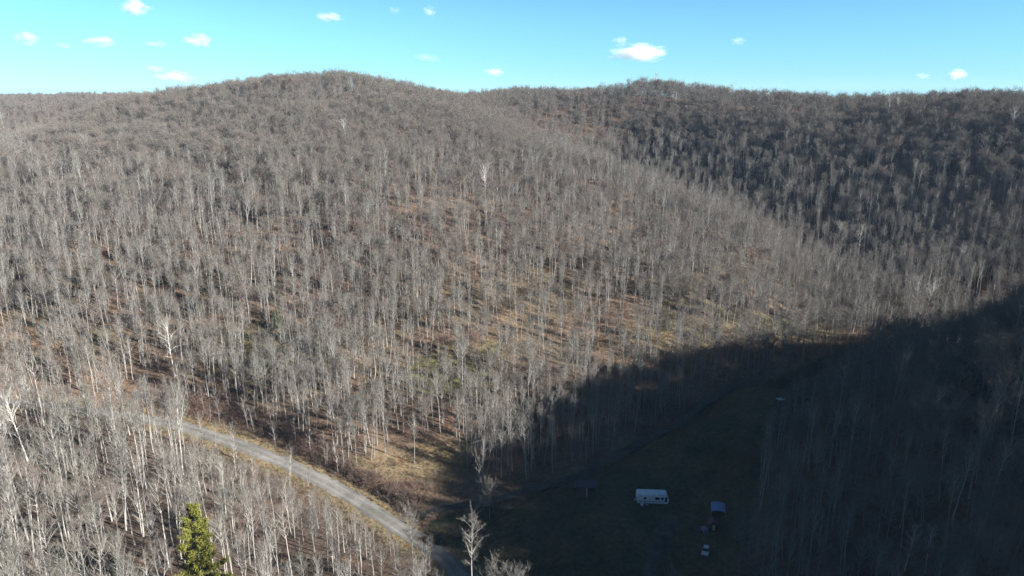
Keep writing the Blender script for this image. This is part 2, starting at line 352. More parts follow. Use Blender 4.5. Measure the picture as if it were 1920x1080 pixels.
for o in (-1.1, 1.1):
    r = ribbon("wheel_rut", ROAD, [(o - .42, 0), (o, .0), (o + .42, 0)], .134, M_rut, .12)
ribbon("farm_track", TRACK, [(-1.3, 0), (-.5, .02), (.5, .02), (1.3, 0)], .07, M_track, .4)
ribbon("gravel_drive", DRIVE, [(-1.7, 0), (-.6, .02), (.6, .02), (1.7, 0)], .07, gravel_mat("pale drive dirt", (.055, .050, .042), (.125, .115, .10), .45), 1.3)
ribbon("creek_bed", CREEK, [(-.9, .05), (-.3, 0), (.3, 0), (.9, .05)], .06, M_mud, .35)

# ------------------------------------------------------------------ trees: forms grown branch by branch
def unit(v): return v / (np.linalg.norm(v) + 1e-9)
def grow(seed, h, crown_base, R, r0, n_limbs, n_sub, n_twig, rise, kink=.25, lean=0., fork=False, twig_w=.022, twig_l=.85, top_spread=.6):
    """returns (trunk and limbs, crown of branchlets and twigs) as MBs; z up, foot at the origin"""
    g = np.random.default_rng(seed); wood = MB(); crown = MB()
    la = g.uniform(0, 6.28); m = 9; t = np.linspace(0, 1, m)
    wob = np.cumsum(g.normal(0, kink * h / 60, (m, 2)), 0); wob[0] = 0
    P = np.c_[np.cos(la) * lean * h * t ** 1.3 + wob[:, 0], np.sin(la) * lean * h * t ** 1.3 + wob[:, 1], h * t]
    P[0, 2] = -.6
    rad = r0 * (1 - t) ** .8 * .97 + .02; rad[0] *= 1.25
    axes = [(P, rad)]
    wood.tube(P, rad, 6)
    if fork:
        k = 4; a = g.uniform(0, 6.28); q = np.linspace(0, 1, 6); d = np.array([np.cos(a), np.sin(a), 0])
        P2 = P[k] + np.outer(q, [0, 0, (h - P[k, 2]) * .93]) + np.outer(np.sin(q * 1.4) * R * .55, d) + np.c_[np.cumsum(g.normal(0, .12, (6, 2)), 0), np.zeros(6)]; P2[0] = P[k]
        rad2 = rad[k] * .8 * (1 - q) ** .8 + .02; wood.tube(P2, rad2, 5); axes.append((P2, rad2))
    subs_from = []; ga = g.uniform(0, 6.28)
    for i in range(n_limbs):
        ax, rx = axes[i % len(axes)]
        z0 = max(crown_base, ax[0, 2] / h + .02)
        f = z0 + (0.985 - z0) * ((i + g.uniform(0, .8)) / n_limbs) ** .85
        zz = f * h; j = np.clip(np.searchsorted(ax[:, 2], zz) - 1, 0, len(ax) - 2); w = np.clip((zz - ax[j, 2]) / (ax[j + 1, 2] - ax[j, 2] + 1e-6), 0, 1)
        st = ax[j] * (1 - w) + ax[j + 1] * w; rr = rx[j] * (1 - w) + rx[j + 1] * w
        ga += 2.4 + g.uniform(-.5, .5)
        e = (f - crown_base) / (1 - crown_base)                       # 0 at the crown's foot, 1 at its top
        env = R * (math.sin(min(1, .25 + .85 * e) * math.pi * .62) ** .8) * (1 - .55 * max(0, e - .55) / .45)
        Ln = env * g.uniform(.75, 1.2) * (1.15 if e > .7 else 1)
        el = rise + (e - .3) * top_spread + g.normal(0, .14)
        d = np.array([math.cos(ga) * math.cos(el), math.sin(ga) * math.cos(el), math.sin(el)]); pts = [st]; seg = 5
        Lr = Ln / max(.45, math.cos(el)) if e < .8 else Ln * 1.1
        for s in range(seg):
            d = unit(d + np.array([0, 0, .10]) + g.normal(0, kink * .55, 3)); pts.append(pts[-1] + d * Lr / seg)
        pts = np.array(pts); r1 = min(rr * .62, .028 + Lr * .014); rl = r1 * (1 - np.linspace(0, 1, seg + 1)) ** .9 + .012
        wood.tube(pts, rl, 4); subs_from.append((pts, rl, Lr))
    T = []
    for pts, rl, Lr in subs_from:
        seg = len(pts) - 1
        for s in range(n_sub):
            q = g.uniform(.22, 1.0) * seg; j = min(int(q), seg - 1); w = q - j; st = pts[j] * (1 - w) + pts[j + 1] * w; base = unit(pts[j + 1] - pts[j])
            d = unit(base * .75 + g.normal(0, .55, 3) + np.array([0, 0, .3])); Ls = Lr * g.uniform(.25, .5) * (1.1 - .4 * q / seg)
            mid = st + d * Ls * .55; d2 = unit(d + g.normal(0, .3, 3) + np.array([0, 0, .15])); end = mid + d2 * Ls * .5
            wd = max(.016, min(.05, .012 + Ls * .012))
            crown.tube([st, mid, end], [wd * .62, wd * .45, wd * .2], 3)
            k = n_twig; q2 = g.uniform(.1, 1, k)[:, None]
            o = np.where(q2 < .5, st + (mid - st) * q2 * 2, mid + (end - mid) * (q2 - .5) * 2)
            dv = d2 * .7 + g.normal(0, .6, (k, 3)) + np.array([0, 0, .28]); dv /= np.linalg.norm(dv, axis=1)[:, None]
            ln = twig_l * g.uniform(.5, 1.3, (k, 1)); side = np.cross(dv, g.normal(0, 1, (k, 3))); side /= np.linalg.norm(side, axis=1)[:, None] + 1e-9
            T.append(np.stack([o - side * twig_w * .5, o + side * twig_w * .5, o + dv * ln], 1))
    if T: crown.tris(np.vstack(T))
    return wood, crown

def merged(wood, crown):
    b = MB()
    for src, mi in ((wood, 0), (crown, 1)):
        off = b.n; b.v += src.v; b.f += [tuple(i + off for i in f) for f in src.f]; b.m += [mi] * len(src.f); b.n += src.n
    return b
FORMS = []                                   # dicts: kind, h, trunk mesh, crown mesh, whole mesh
def form(kind, h, wood, crown, m1, m2):
    i = len(FORMS); h = float(np.vstack(crown.v)[:, 2].max())
    FORMS.append(dict(kind=kind, h=h, trunk=wood.mesh("trunk", m1, True), crown=crown.mesh("crown", m2), whole=merged(wood, crown).mesh(f"{kind}_{i:02d}", [m1, m2])))
g = np.random.default_rng(5)
for i in range(14):                          # tall slim, pale bark
    h = 24 + g.uniform(-2, 3); form("slim", h, *grow(100 + i, h, g.uniform(.50, .68), g.uniform(2.5, 3.6), g.uniform(.17, .25), 24, 7, 18, .80, .22, g.uniform(0, .05), i % 4 == 1, twig_w=.019), M_pale, M_paletwig)
for i in range(14):                          # broad crowned, brown
    h = 16.5 + g.uniform(-1.5, 2); form("broad", h, *grow(200 + i, h, g.uniform(.34, .46), g.uniform(4.6, 6.0), g.uniform(.18, .25), 28, 9, 24, .55, .34, g.uniform(0, .05), i % 3 == 0, twig_l=.95), M_brown, M_browntwig)
for i in range(4):                           # big white limbed
    h = 26; form("white", h, *grow(300 + i, h, .30, 5.4, .29, 26, 9, 14, .66, .38, .06, i % 2 == 0, twig_l=.9), M_white, M_whitetwig)
for i in range(6):                           # slim with light trunks, in the damp wood below the road
    h = 24 + g.uniform(-2, 3); form("birch", h, *grow(350 + i, h, g.uniform(.52, .66), g.uniform(2.4, 3.3), g.uniform(.19, .25), 22, 6, 14, .80, .22, g.uniform(0, .05), i % 3 == 1, twig_w=.019), M_ash, M_paletwig)
for i in range(4):                           # saplings
    h = 10; form("sapling", h, *grow(400 + i, h, .2, 1.7, .07, 14, 5, 9, .8, .3, .05, twig_w=.018, twig_l=.6), M_pale if i % 2 else M_brown, M_paletwig)
def shrub(seed, h, R, n):
    g = np.random.default_rng(seed); wood = MB(); crown = MB(); T = []
    for i in range(n):
        a = g.uniform(0, 6.28); o = np.array([math.cos(a), math.sin(a), 0]) * g.uniform(0, R * .4); d = unit(np.array([math.cos(a) * .5, math.sin(a) * .5, 1.]) + g.normal(0, .2, 3)); pts = [o - [0, 0, .3]]
        for s in range(4): d = unit(d + g.normal(0, .22, 3) + np.array([math.cos(a), math.sin(a), 0]) * .12); pts.append(pts[-1] + d * h * g.uniform(.2, .3))
        pts = np.array(pts); wood.tube(pts, [.03, .026, .02, .014, .006], 3)
        k = 45; q = g.uniform(.8, 4, k); j = q.astype(int).clip(0, 3); w = (q - j)[:, None]; st = pts[j] * (1 - w) + pts[j + 1] * w
        dv = g.normal(0, .6, (k, 3)) + d; dv /= np.linalg.norm(dv, axis=1)[:, None]; side = np.cross(dv, g.normal(0, 1, (k, 3))); side /= np.linalg.norm(side, axis=1)[:, None]
        T.append(np.stack([st - side * .012, st + side * .012, st + dv * g.uniform(.3, .9, (k, 1)) * h / 3], 1))
    crown.tris(np.vstack(T)); return wood, crown
for i in range(4): form("shrub", 3, *shrub(500 + i, 3.0, 1.6, 16), M_brush, M_brush if i < 3 else M_leaf)
def conifer(seed, h, R, needles_per, wn=.05):
    """whorled pine: bare lower stem, needle sprays along drooping boughs"""
    g = np.random.default_rng(seed); wood = MB(); crown = MB(); t = np.linspace(0, 1, 8)
    P = np.c_[np.cumsum(g.normal(0, .05, (8, 2)), 0), h * t]; P[0] = (0, 0, -.5); wood.tube(P, .24 * h / 20 * (1 - t) + .02, 6); T = []
    z = h * .16; a = 0
    while z < h * .985:
        e = (z / h - .16) / .84; Lb = R * (1 - e) ** .62 * min(1, .55 + 2.2 * e) * g.uniform(.6, 1.2); nb = 5
        for b in range(nb):
            a += 6.283 / nb + g.uniform(-.4, .4); Lq = Lb * g.uniform(.55, 1.15) + .25; el = .1 + .75 * e + g.normal(0, .15)
            d = np.array([math.cos(a) * math.cos(el), math.sin(a) * math.cos(el), math.sin(el)]); st = np.array([P[min(7, int(e * 7)), 0], P[min(7, int(e * 7)), 1], z]); pts = [st]
            for s in range(4): d = unit(d + np.array([0, 0, .05]) + g.normal(0, .1, 3)); pts.append(pts[-1] + d * Lq / 4)
            pts = np.array(pts); wood.tube(pts, np.linspace(.05, .012, 5) * h / 20, 3)
            k = int(needles_per * max(.35, Lq / R)); q = 4 * g.uniform(.12, 1.03, k) ** .6; j = q.astype(int).clip(0, 3); w = (q - j)[:, None]; o = pts[j] * (1 - w) + pts[j + 1] * w + g.normal(0, .22, (k, 3)) * min(1, Lq / 2)
            dv = d * .5 + g.normal(0, .65, (k, 3)) + np.array([0, 0, .35]); dv /= np.linalg.norm(dv, axis=1)[:, None]; side = np.cross(dv, g.normal(0, 1, (k, 3))); side /= np.linalg.norm(side, axis=1)[:, None]
            T.append(np.stack([o - side * wn, o + side * wn, o + dv * g.uniform(.25, .55, (k, 1))], 1))
        z += h * g.uniform(.028, .042)
    crown.tris(np.vstack(T)); return wood, crown
form("pine", 20, *conifer(7, 20, 5.2, 430, .065), M_brown, M_needle)
form("conifer", 9, *conifer(8, 9, 1.9, 90, .05), M_brown, M_needle_dark)
def tuft(seed, h, n, spread):
    g = np.random.default_rng(seed); b = MB(); o = np.c_[g.normal(0, spread, (n, 2)), np.zeros(n)]; dv = g.normal(0, .35, (n, 3)) + [0, 0, 1]; dv /= np.linalg.norm(dv, axis=1)[:, None]
    side = np.cross(dv, g.normal(0, 1, (n, 3))); side /= np.linalg.norm(side, axis=1)[:, None]
    b.tris(np.stack([o - side * .02, o + side * .02, o + dv * h * g.uniform(.5, 1.2, (n, 1))], 1)); return b
TUFTS = [tuft(600 + i, .75, 90, .35).mesh(f"tuft_{i}", M_straw if i < 2 else M_leaf) for i in range(3)]
by_kind = {}
for i, f in enumerate(FORMS): by_kind.setdefault(f["kind"], []).append(i)

# ------------------------------------------------------------------ where the trees stand
srng = np.random.default_rng(21)
CL = [at_z(u, v, 3)[:2] for u, v in [(650, 905), (700, 870), (760, 835), (850, 840), (885, 880), (870, 930), (800, 965), (740, 965)]]     # the tan clearing above the bend
def scatter(step, x0, x1, y0, y1):
    X0, Y0 = np.meshgrid(np.arange(x0, x1, step), np.arange(y0, y1, step)); X0 = X0.ravel(); Y0 = Y0.ravel()
    X0 = X0 + srng.uniform(-.5, .5, len(X0)) * step * .95; Y0 = Y0 + srng.uniform(-.5, .5, len(Y0)) * step * .95
    return X0, Y0
tx, ty = scatter(3.3, -430, 420, 40, 720); fx_, fy_ = scatter(6, -1000, -430, 60, 1150); f2x, f2y = scatter(8, -430, 700, 720, 1300)
tx = np.r_[tx, fx_, f2x]; ty = np.r_[ty, fy_, f2y]; tz = H(tx, ty)
U, Vv, Dp = project(np.c_[tx, ty, tz]); _, Vt, _ = project(np.c_[tx, ty, tz + 24])
crest_d = line_dist(tx, ty, dense(crest))[0]
keep = (((U > -1000) & (U < 2600) & (Vt < 1300) & (Dp > 20)) | (crest_d < 45))
dR = line_dist(tx, ty, ROAD)[0]; dT = line_dist(tx, ty, TRACK)[0]; dD = line_dist(tx, ty, DITCH)[0]
keep &= (dR > 6.5) & (dT > 5) & ~in_poly(tx, ty, MEADOW) & ~(dD < 4)
keep &= ~(in_poly(tx, ty, CL) & (srng.random(len(tx)) > .06))
dens = fbm(tx + 500, ty, 26); keep &= (srng.random(len(tx)) < .62 + 1.0 * (dens - .35))
for u, v, z, r in [(20, 650, 18, 12), (1500, 572, 19, 6), (1655, 622, 14, 7), (980, 640, 20, 5), (270, 720, 11, 9)]:
    p = at_z(u, v, z); keep &= ~((np.hypot((tx - p[0]) / 1.5, ty - p[1]) < r) & (srng.random(len(tx)) < .85))
soR0 = np.argsort(ROAD[:, 0]); below = (ty < np.interp(tx, ROAD[soR0, 0], ROAD[soR0, 1])) & (tx < -15)
keep &= ~(below & (srng.random(len(tx)) < .42))
keep &= ~(srng.random(len(tx)) < .34 * sstep(22, 55, tz))
for u, v, z, r in [(1150, 560, 33, 26), (1040, 500, 40, 24), (1290, 600, 22, 16)]:
    p = at_z(u, v, z); keep &= ~((np.hypot((tx - p[0]) / 1.8, ty - p[1]) < r) & (srng.random(len(tx)) < .34))
for u, v, z, r in [(850, 650, 22, 11), (930, 600, 27, 6)]:
    p = at_z(u, v, z); keep &= ~((np.hypot((tx - p[0]) / 1.3, ty - p[1]) < r) & (srng.random(len(tx)) < .6))
below = below[keep]
tx, ty, tz = tx[keep], ty[keep], tz[keep]
nT = len(tx)
low = np.clip(1 - (tz - 10) / 55, 0, 1)                              # near the valley floor: slim pale trees
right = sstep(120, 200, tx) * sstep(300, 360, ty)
r_ = srng.random(nT); pslim = .20 + .66 * low - .12 * right - .3 * sstep(52, 66, tz) - .45 * sstep(0, 25, tz) * sstep(330, 250, ty) * (tx > 55)  # browner trees on the right-hand slopes put some of their shade into bark colour
ts_pos = np.zeros(nT)
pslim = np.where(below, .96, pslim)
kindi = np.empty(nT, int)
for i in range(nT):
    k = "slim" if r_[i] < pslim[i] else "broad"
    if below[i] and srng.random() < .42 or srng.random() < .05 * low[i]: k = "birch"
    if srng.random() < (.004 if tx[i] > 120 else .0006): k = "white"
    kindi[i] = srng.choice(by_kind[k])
ts = .62 * (.88 + srng.uniform(-.2, .2, nT) * (1 - .5 * sstep(50, 66, tz))) * (.9 + .2 * fbm(tx, ty + 900, 40)) * (1 + .12 * sstep(25, 60, tz)); trz = srng.uniform(0, 6.28, nT)
far_band = crest_d[keep] < 60
ruR, _, _ = project(ROAD); soR = np.argsort(ROAD[:, 0]); roadY = np.interp(tx, ROAD[soR, 0], ROAD[soR, 1])
ts = ts * np.where((ty < roadY) & (tx < -40), 1.04 + .36 * sstep(-45, -95, tx) + .15 * sstep(160, 130, ty), 1.0)
th = np.array([FORMS[k]["h"] for k in kindi]) * ts

def tree_thing(name, fi, loc, rz, s, tilt=(0, 0), sz=None):
    f = FORMS[fi]; protos = tree_thing.protos
    if (name, fi) not in protos:
        r = empty(name, loc, rz); protos[(name, fi)] = r
        link_mesh("trunk", f["trunk"], r); link_mesh("crown", f["crown"], r)
    else:
        r = protos[(name, fi)].copy(); col.objects.link(r)
        for ch in protos[(name, fi)].children:
            c_ = ch.copy(); col.objects.link(c_); c_.parent = r
    r.location = loc; r.rotation_euler = (tilt[0], tilt[1], rz); r.scale = (s, s, sz or s)
    for k in ("label", "category", "group"):
        if k in r: del r[k]
    return r
tree_thing.protos = {}

# trees one can tell apart, placed where they stand: foot pixel, foot height guess, top pixel v, kind, form, lean (degrees, + to the right), label
def ground_at(u, v):                         # first hit of the sight line with the ground
    a, yy, d = ray(u, v); s = np.linspace(60, 900, 1700); X_, Y_, Z_ = a * s, yy * s, CAM_Z + d * s
    h_ = H(X_, Y_); k = np.argmax(Z_ < h_); return (X_[k], Y_[k], h_[k])
special = [
    (52, 866, 690, "white", 0, -3, "white limbed bare tree with wide spreading branches, tallest by the left edge"),
    (28, 832, 735, "white", 1, -9, "white trunk leaning left at the left edge beside the spreading white tree"),
    (108, 832, 688, "slim", 2, -3, "slender white trunked tree standing right of the spreading white tree"),
    (132, 838, 728, "white", 2, -3, "white tree with upswept forked limbs, below the upper end of the road"),
    (145, 815, 706, "slim", 1, 0, "thin pale tree with level side branches just below the upper road end"),
    (328, 706, 590, "white", 3, -4, "crooked pale tree with bent white limbs above the upper end of the road"),
    (877, 884, 785, "slim", 4, 0, "broken topped white trunk standing at the shadow edge over the tan clearing"),
    (942, 856, 742, "slim", 5, 0, "tall pale tree half in shadow, right of the broken white trunk"),
    (918, 972, 888, "broad", 0, 2, "round crowned sunlit bare tree in the dark meadow, by the farm track"),
    (885, 1150, 945, "slim", 6, 1, "tall forked pale tree in front of the meadow's near corner"),
    (776, 1105, 930, "slim", 7, 0, "dark crowned bare tree on the near verge of the road bend"),
    (800, 1120, 1000, "sapling", 0, 0, "thin sapling between the road and the dark meadow"),
    (925, 1190, 1022, "broad", 4, 0, "low bushy bare tree right of the tall forked tree, bottom edge"),
    (965, 1200, 1035, "broad", 1, 0, "sunlit spreading crown at the bottom edge below the meadow"),
    (1255, 1180, 1046, "broad", 2, 0, "single golden lit crown at the bottom edge below the trailer"),
    (1785, 985, 815, "slim", 8, 2, "tall white trunked tree with lit top on the shaded right slope"),
    (1548, 1020, 880, "slim", 9, 1, "faintly lit bare tree on the shaded slope, behind the blue-roofed shelter"),
    (1583, 1050, 925, "slim", 3, 0, "pale topped tree next to the faintly lit pair, shaded right slope"),
    (1695, 1075, 1000, "white", 0, 0, "spreading pale limbed tree low on the shaded right slope"),
    (1735, 1075, 1005, "white", 1, 3, "upright pale limbed tree low on the shaded right slope"),
    (1727, 612, 497, "white", 2, 7, "bright white tree leaning right at the foot of the far right hill"),
    (1708, 603, 510, "white", 3, 2, "greenish white upright tree beside the leaning white one"),
    (1622, 535, 470, "white", 0, 0, "white branched tree alone among dark trees on the far right hill"),
    (1842, 606, 562, "white", 1, 0, "small white tree just above the shadow edge at the far right"),
    (1800, 603, 560, "white", 2, 2, "small pale tree above the shadow edge, left of the last white one"),
    (1010, 720, 600, "slim", 0, 0, "tall thin pale tree above the valley shadow, mid slope"),
    (722, 850, 700, "slim", 1, 0, "straight white trunk rising from the slope above the tan clearing"),
]
sp_pos = []
for (u, v, vt, kind, k, lean, label) in special:
    P = ground_at(u, v); fi = by_kind[kind][k]
    top = at_y(u, vt, P[1])[2]; s = max(.35, (top - P[2]) / FORMS[fi]["h"])
    o = tree_thing("bare_tree", fi, P, (u * 7.3) % 6.28 if lean == 0 else 0, s * ((.68 if v < 960 else 1.15) if kind == 'slim' else .9), (0, math.radians(lean)), s)
    tag(o, label, "tree"); sp_pos.append(P[:2])
for (u, v, vt, kind, label) in [(385, 1140, 940, "pine", "bright yellow-green pine among grey bare trees below the road"), (522, 622, 573, "conifer", "small green conifer on the sunlit slope among bare trees"), (1549, 606, 568, "conifer", "small yellow-green conifer just above the valley shadow, by the bare bank"), (487, 690, 668, "conifer", "low green conifer under bare trees on the main slope")]:
    P = ground_at(u, v); fi = by_kind[kind][0]; s = (at_y(u, vt, P[1])[2] - P[2]) / FORMS[fi]["h"]
    o = tree_thing("pine_tree", fi, P, u % 6, s); tag(o, label, "tree"); sp_pos.append(P[:2])
sp_pos = np.array(sp_pos)
dsp = np.sqrt(((np.c_[tx, ty][:, None] - sp_pos[None]) ** 2).sum(-1)).min(1)
# keep the view to the pine open
u_, v_, d_ = project(np.c_[tx, ty, tz + th * .6])
pine_y = sp_pos[len(special)][1]
block = (np.abs(u_ - 385) < 58) & (ty < pine_y) & (ty > 60)
ut, vt_, _ = project(np.c_[tx, ty, tz + th])
ru, rv, _ = project(ROAD); so = np.argsort(ru); roadv = np.interp(ut, ru[so], rv[so]); roady = np.interp(ut, ru[so], ROAD[so, 1])
lim = roadv + 22
for _k in range(14):
    _, vt_, _ = project(np.c_[tx, ty, tz + th]); hi_ = (ut > 330) & (ut < 880) & (ty < roady) & (vt_ < lim); ts[hi_] *= .93; th[hi_] *= .93
okr = ~((ut > 330) & (ut < 880) & (ty < roady) & (vt_ < lim))
foot_open = (ut > 990) & (ut < 1420) & (ty < 128) & (vt_ < 1100) & (tx < 60)
ok = (dsp > 2.4) & ~block & okr & ~foot_open
tx, ty, tz, ts, th, trz, kindi = [a[ok] for a in (tx, ty, tz, ts, th, trz, kindi)]
u_, v_, d_ = project(np.c_[tx, ty, tz + th * .75]); _, vb, _ = project(np.c_[tx, ty, tz])
inside = (u_ > 5) & (u_ < 1915) & (v_ < 1070) & (d_ > 20)
size = np.where(inside, F * th / d_, 0)
N_IND = 300 - len(special)
order = np.argsort(-size)[:N_IND]

# names of the places the single trees stand in
def place(u, v, xx, yy):
    if u < 960:
        if v > 1000: row = "front row"
        elif v > 900: row = "middle rows"
        else: row = "row nearest the road"
        if u < 110: return f"against the left edge, {row} "
        if u < 215: return f"near the left edge, {row} "
        if u < 325: return f"well left of the yellow-green pine, {row}"
        if u < 450: return f"beside the yellow-green pine, {row}"
        if u < 560: return f"just right of the yellow-green pine, {row}"
        if u < 700: return f"below the road bend, {row}"
        return f"between road bend and dark meadow, {row}"
    if v > 950: row = "low"
    elif v > 820: row = "midway up"
    else: row = "high"
    if u < 1420: return f"around the dark meadow, {row}"
    if u < 1600: return f"on the slope behind the blue-roofed shelter, {row}"
    if u < 1760: return f"on the middle shaded slope, {row}"
    return f"on the shaded slope by the right edge, {row}"
look = {"slim": "slim pale tree", "broad": "broad brown tree", "white": "white limbed tree", "birch": "slim white-trunked tree"}
buckets = {}
for i in order:
    key = (look[FORMS[kindi[i]]["kind"]], place(u_[i], v_[i], tx[i], ty[i])); buckets.setdefault(key, []).append(i)
ORD = ["leftmost", "second from left", "third from left", "fourth from left", "fifth from left", "sixth from left", "seventh from left", "eighth from left", "ninth from left", "tenth from left"]
for (lk, plc), ids in buckets.items():
    ids.sort(key=lambda i: u_[i])
    for n_, i in enumerate(ids):
        o = tree_thing("bare_tree", kindi[i], (tx[i], ty[i], tz[i]), trz[i], ts[i], (srng.normal(0, .04), srng.normal(0, .04)))
        m_ = len(ids); k_ = m_ - 1 - n_
        if m_ == 1: lab = f"{lk} {plc}"
        elif n_ == 0: lab = f"leftmost {lk} {plc}"
        elif k_ == 0: lab = f"rightmost {lk} {plc}"
        elif n_ <= k_ and n_ < 10: lab = f"{ORD[n_]} {lk} {plc}"
        elif k_ < 10: lab = f"{ORD[k_].replace('left', 'right')} {lk} {plc}"
        else: lab = f"{lk} amid {plc}"
        tag(o, lab, "tree", "single bare trees of the near woods")
rest = np.ones(len(tx), bool); rest[order] = False

# ------------------------------------------------------------------ the rest of the woods: one object, real trees on points
def points_object(name, pos, rz, scale, index, meshes, label=None):
    src = bpy.data.collections.new(name + " forms")
    for i, me in enumerate(meshes): src.objects.link(bpy.data.objects.new(f"{name}_{i:03d}", me))
    me = bpy.data.meshes.new(name); me.from_pydata(np.asarray(pos).tolist(), [], [])
    for nm, tp, data in (("rz", 'FLOAT', rz), ("tilt", 'FLOAT', srng.normal(0, .045, len(rz))), ("slant", 'FLOAT', srng.normal(0, .045, len(rz))), ("size", 'FLOAT', scale), ("pick", 'INT', index)):
        a = me.attributes.new(nm, tp, 'POINT'); a.data.foreach_set("value", np.asarray(data, np.int32 if tp == 'INT' else np.float32))
    o = link_mesh(name, me); ng = bpy.data.node_groups.new(name, 'GeometryNodeTree')
    ng.interface.new_socket("Geometry", in_out='INPUT', socket_type='NodeSocketGeometry'); ng.interface.new_socket("Geometry", in_out='OUTPUT', socket_type='NodeSocketGeometry')
    N, L = ng.nodes, ng.links; gi = N.new("NodeGroupInput"); go = N.new("NodeGroupOutput"); ip = N.new("GeometryNodeInstanceOnPoints"); ci = N.new("GeometryNodeCollectionInfo")
    ci.inputs["Collection"].default_value = src; ci.inputs["Separate Children"].default_value = True; ci.inputs["Reset Children"].default_value = True
    def attr(nm, tp): n = N.new("GeometryNodeInputNamedAttribute"); n.data_type = tp; n.inputs["Name"].default_value = nm; return n.outputs[0]
    L.new(gi.outputs[0], ip.inputs["Points"]); L.new(ci.outputs[0], ip.inputs["Instance"]); ip.inputs["Pick Instance"].default_value = True
    L.new(attr("pick", 'INT'), ip.inputs["Instance Index"])
    cx = N.new("ShaderNodeCombineXYZ"); L.new(attr("rz", 'FLOAT'), cx.inputs[2]); L.new(attr("tilt", 'FLOAT'), cx.inputs[0]); L.new(attr("slant", 'FLOAT'), cx.inputs[1]); L.new(cx.outputs[0], ip.inputs["Rotation"]); L.new(attr("size", 'FLOAT'), ip.inputs["Scale"])
    L.new(ip.outputs[0], go.inputs[0]); md = o.modifiers.new("stand", 'NODES'); md.node_group = ng
    tag(o, kind="stuff"); return o
nf = len(by_kind["slim"]) + len(by_kind["broad"]) + len(by_kind["white"]) + len(by_kind["birch"])
points_object("forest", np.c_[tx, ty, tz - .1][rest], trz[rest], ts[rest], kindi[rest], [FORMS[i]["whole"] for i in range(nf)])

# undergrowth: saplings and brush
ux, uy = scatter(3.5, -380, 330, 95, 520)
uz = H(ux, uy); U, Vv, Dp = project(np.c_[ux, uy, uz])
dR = line_dist(ux, uy, ROAD)[0]; dT = line_dist(ux, uy, TRACK)[0]; dD = line_dist(ux, uy, DITCH)[0]; dC = line_dist(ux, uy, CREEK)[0]; inM = in_poly(ux, uy, MEADOW); inC = in_poly(ux, uy, CL)
kp = (U > -150) & (U < 2070) & (Vv < 1200) & (dR > 5) & (dT > 2.5) & ~inM & (srng.random(len(ux)) < np.where(inC, .35, .3 + .7 * sstep(.38, .56, fbm(ux, uy + 40, 30))))
ux, uy, uz, inC = ux[kp], uy[kp], uz[kp], inC[kp]
isS = (srng.random(len(ux)) < .55) & ~inC
lw = (uy < np.interp(ux, ROAD[soR0, 0], ROAD[soR0, 1])) & (ux < -15) & (srng.random(len(ux)) < .6); ux, uy, uz, inC, isS = [q[~lw] for q in (ux, uy, uz, inC, isS)]
ui = np.where(isS, srng.integers(0, 4, len(ux)), 4 + srng.integers(0, 4, len(ux))); us = np.where(isS, srng.uniform(.5, 1.15, len(ux)), srng.uniform(.35, .9, len(ux)))
# brush thick along the ditch above the road and along the creek
bx, by_, bs = [], [], []
for Ln, sd, nn, lo, hi in ((DITCH, 2.8, 420, .4, .95), (CREEK, 2.2, 60, .2, .45)):
    k = srng.integers(0, len(Ln), nn); bx += list(Ln[k, 0] + srng.normal(0, sd, nn)); by_ += list(Ln[k, 1] + abs(srng.normal(0, sd, nn)) + .8); bs += list(srng.uniform(lo, hi, nn))
bx, by_, bs = np.array(bx), np.array(by_), np.array(bs); okb = (line_dist(bx, by_, ROAD)[0] > 4.6) & (line_dist(bx, by_, TRACK)[0] > 2); bx, by_, bs = bx[okb], by_[okb], bs[okb]
ux = np.r_[ux, bx]; uy = np.r_[uy, by_]; us = np.r_[us, bs]; ui = np.r_[ui, 4 + srng.integers(0, 3, len(bx))]
points_object("undergrowth", np.c_[ux, uy, H(ux, uy)], srng.uniform(0, 6.28, len(ux)), us, ui, [FORMS[i]["whole"] for i in by_kind["sapling"] + by_kind["shrub"]])
# dry grass on the verges and the clearing
qx, qy = scatter(.9, -170, 20, 100, 225); dR = line_dist(qx, qy, ROAD)[0]; kp = ((dR > 2.35) & (dR < 5.8) & (srng.random(len(qx)) < np.where(dR < 2.9, .3, .6))) | (in_poly(qx, qy, CL) & (dR > 3.1) & (fbm(qx, qy, 5) > .42) & (srng.random(len(qx)) < .6))
U, Vv, _ = project(np.c_[qx, qy, np.full(len(qx), 3.)]); kp &= (U > -60) & (Vv < 1150); qx, qy = qx[kp], qy[kp]
points_object("dry_grass", np.c_[qx, qy, H(qx, qy)], srng.uniform(0, 6.28, len(qx)), srng.uniform(.4, 1.0, len(qx)), np.where(srng.random(len(qx)) < .85, srng.integers(0, 2, len(qx)), 2), TUFTS)


# ------------------------------------------------------------------ things on the meadow
M_white_metal = flat_mat("white painted metal", (.72, .74, .76), .45, .4)
M_roof_white = flat_mat("white roof skin", (.78, .80, .82), .6, .3, scale=.8)
M_glass = flat_mat("dark window glass", (.02, .022, .026), .08, .5, var=.05)
M_rubber = flat_mat("black rubber", (.02, .02, .02), .8, .2)
M_steel = flat_mat("grey steel", (.28, .29, .30), .5, .4, .4)
M_grey_trim = flat_mat("grey trim stripe", (.30, .33, .38), .5)
M_blue_roof = flat_mat("blue metal roofing", (.18, .25, .45), .4, .4, .2, scale=1.2)
M_dark_wood = flat_mat("weathered dark boards", (.075, .062, .055), .9, .1, scale=2)
M_dark_roof = flat_mat("dark sheet roofing", (.05, .05, .065), .6, .3, scale=1.5)
M_pale_wood = flat_mat("pale timber", (.42, .36, .31), .85, .1)
M_maroon = flat_mat("maroon metal roofing", (.17, .07, .07), .55, .3, scale=1.5)
M_tarp = flat_mat("blue grey tarpaulin", (.17, .19, .26), .6, .3)
